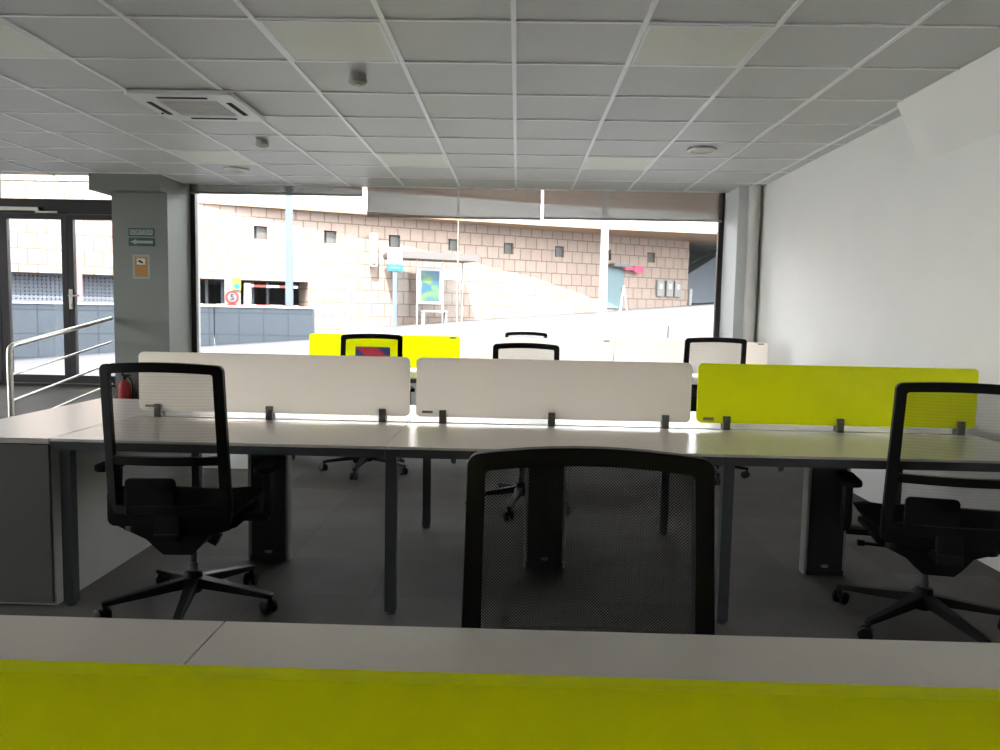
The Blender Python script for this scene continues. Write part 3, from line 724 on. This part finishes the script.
# parapet in the middle distance
def parapet(p, q, n, z1=1.235):
    p, q = Vector(p), Vector(q); L = (q-p).length; a = math.atan2(q.y-p.y, q.x-p.x)
    o = struct('wall_parapet_%d' % n, box(BM(), 0, L, 0, .25, -1.5, z1), M_para, None, (p.x, p.y, 0), a)
    struct('coping', box(BM(), -.02, L, -.03, .28, z1, z1+.05), M_fascia, o)
parapet((-16, 14.9), (-7.66, 19.25), 1); parapet((-7.64, 19.25), (-5.17, 19.3), 2)
for x_, y_ in ((-10.55, 17.6), (-8.95, 18.4)):
    pass
# lamp posts
def lamp(x, y, r, m, top, label):
    t = thing('street_lamp', label, 'lamp post', (x, y, gz(x, y))); 
    obj('pole', tube(BM(), [(0, 0, 0), (0, 0, top)], r, 14, [r*1.15, r*.85]), m, t, smooth=True)
    obj('base_plate', box(BM(), -r*2, r*2, -r*2, r*2, 0, .03), m, t)
    obj('lamp_head', box(BM(), -.15, .7, -.12, .12, top, top+.12), m, t)
lamp(-6.08, 20.4, .095, M_blue, 7.0, 'pale blue lamp post behind the end of the grey parapet')
lamp(3.03, 27.5, .13, M_whitep, 8.0, 'white lamp post standing on the street right of the bus shelter')
# bus shelter
sx, sy = -3.43, 29.1; z0 = gz(sx, sy)
t = thing('bus_shelter', 'white bus shelter with bench and thin flat roof across the street', 'bus shelter', (sx, sy, z0), AW*.8); t.scale = (1.05, 1.05, 1.05)
obj('roof', prism(BM(), rrect(-1.45, 1.75, 2.28, 2.52, .08), -.7, .7, 'Y'), mat('shelter_roof', (.075, .066, .062), .5), t)
for x_ in (-1.1, 1.5): obj('post', tube(BM(), [(x_, .45, 0), (x_, .45, 2.28)], .035), M_whitep, t, smooth=True)
for x_ in (-.40, .55): obj('post', tube(BM(), [(x_, -.1, -.2), (x_, -.1, 2.28)], .035), M_grey, t, smooth=True)
obj('back_panel', box(BM(), -1.1, 1.5, .44, .46, .25, 2.1), M_glass, t)
pb = obj('poster_case', box(BM(), -.36, .50, -.14, -.06, .72, 2.0), M_whitep, t)
obj('poster', box(BM(), -.27, .41, -.15, -.14, .82, 1.90), M_poster, pb)
bn = obj('bench_seat', box(BM(), -.30, .62, -.55, -.2, .44, .49), M_whitep, t)
for x_ in (-.28, .54): obj('bench_leg', box(BM(), x_, x_+.06, -.5, -.25, -.1, .44), M_whitep, bn)
sx2, sy2 = -4.13, 25.8; z0 = gz(sx2, sy2)
t = thing('bus_stop_sign', 'bus stop sign on a pale blue post with white board and blue panel', 'bus stop sign', (sx2, sy2, z0), AW*.6)
obj('post', box(BM(), -.07, .07, -.03, .03, 0, 2.0), M_blue, t)
obj('upper_board', box(BM(), -.24, .24, -.05, .05, 2.14, 2.66), M_whitep, t)
bp = obj('blue_panel', box(BM(), -.26, .26, -.055, .055, 1.90, 2.14), M_skyb, t)
b = BM()
for k in range(5): box(b, -.17+k*.072, -.135+k*.072, -.06, -.055, 2.0, 2.035)
obj('lettering', b, M_whitep, bp)
# banner, door, pink sign, meters, bollards
t = thing('wall_lamp', 'tall narrow white lamp box fixed on the opposite stone wall', 'wall lamp', P0 + TD*(-3.42) + NO*.3 + Vector((0, 0, 2.85)), AW)
obj('housing', prism(BM(), rrect(-.14, .14, 0, 1.25, .06), -.1, .1, 'Y'), M_whitep, t); obj('end_cap', box(BM(), -.04, .04, -.12, -.1, .06, .12), M_void, t); obj('wall_bracket', box(BM(), -.04, .04, .1, .3, .5, .6), M_whitep, t)
dg_ = P0 + TD*8.05; zb_ = 1.50
t = thing('metal_door', 'grey-blue metal door in the opposite stone wall by the pink sign', 'door', (dg_.x, dg_.y, zb_), AW)
obj('leaf', box(BM(), -.46, .46, -.06, 0, 0, 1.78), M_teal, t); obj('canopy', box(BM(), -.42, .42, -.5, 0, 1.86, 1.98), M_dark, t); obj('handle', box(BM(), .36, .40, -.12, -.06, .8, .95), M_void, t)
pk = P0 + TD*8.75 + NO*.35
t = thing('pink_sign', 'pink sign projecting from the stone wall above the metal door', 'sign', (pk.x, pk.y, 3.13), AW)
obj('board', prism(BM(), rrect(.05, .62, 0, .30, .12), -.05, .05, 'Y'), M_pink, t); obj('arm', box(BM(), -.45, .05, -.03, .03, .1, .22), M_pink, t); obj('bracket', box(BM(), .1, .14, .05, .35, .1, .16), M_dark, t)
for j, (t_, lab) in enumerate(((10.6, 'single grey meter box on the stone wall, nearer the pink sign'), (11.15, 'grey meter box on the stone wall, between two others'), (11.65, 'grey meter box on the stone wall, nearest the grey recess'))):
    q = P0 + TD*t_; t = thing('meter_box', lab, 'meter box', (q.x, q.y, 2.1), AW, 'meter boxes')
    obj('case', box(BM(), -.2, .2, -.15, 0, 0, .75), M_gls_d, t, bevel=.02); obj('window', prism(BM(), rrect(-.1, .1, .35, .6, .04), -.16, -.15, 'Y'), M_whitep, t)
for x_, y_, h_, r_, m_, lab in ((8.35, 37.6, .62, .1, M_whitep, 'white bollard on the pavement before the grey recess'), (2.23, 11.4, .17, .012, M_dark, 'thin black bollard just outside the shop window')):
    zb_ = gz(x_, y_); t = thing('bollard', lab, 'bollard', (x_, y_, zb_))
    obj('shaft', tube(BM(), [(0, 0, 0), (0, 0, h_)], r_), m_, t, smooth=True); obj('cap', lathe(BM(), [(r_*1.3, h_), (r_*1.3, h_+r_), (r_*.4, h_+r_*2)], n=14), m_, t)
q = (3.85, 28.2); zb_ = gz(*q)
t = thing('easel_sign', 'white folding easel stand on the pavement in front of the metal door', 'stand', (*q, zb_), AW)
obj('leg', tube(BM(), [(-.12, 0, 0), (.0, 0, 1.0)], .03), M_whitep, t); obj('leg', tube(BM(), [(.2, .0, 0), (.0, 0, 1.0)], .03), M_whitep, t); obj('leg', tube(BM(), [(.02, .25, 0), (.0, 0, 1.0)], .03), M_whitep, t)
# handrail reflection in the right door leaf, built as a solid red post
q = P0 + TD*(-13.15) + NO*2.5; zb_ = gz(q.x, q.y)
t = thing('rail_reflection', 'handrail reflection in the right door leaf, built as a red post and arm', 'door_reflection', (q.x, q.y, zb_-.4), AW)
mr = mat('reflection_red', (.22, .10, .10), .6)
obj('post', box(BM(), -.08, .08, -.08, .08, 0, 3.7), mr, t); obj('arm', box(BM(), -.5, 1.9, -.08, .08, 3.72, 3.98, Matrix.Translation((0, 0, .2)) @ Matrix.Rotation(R(20), 4, 'Y') @ Matrix.Translation((0, 0, -1.0+.9))), mr, t)
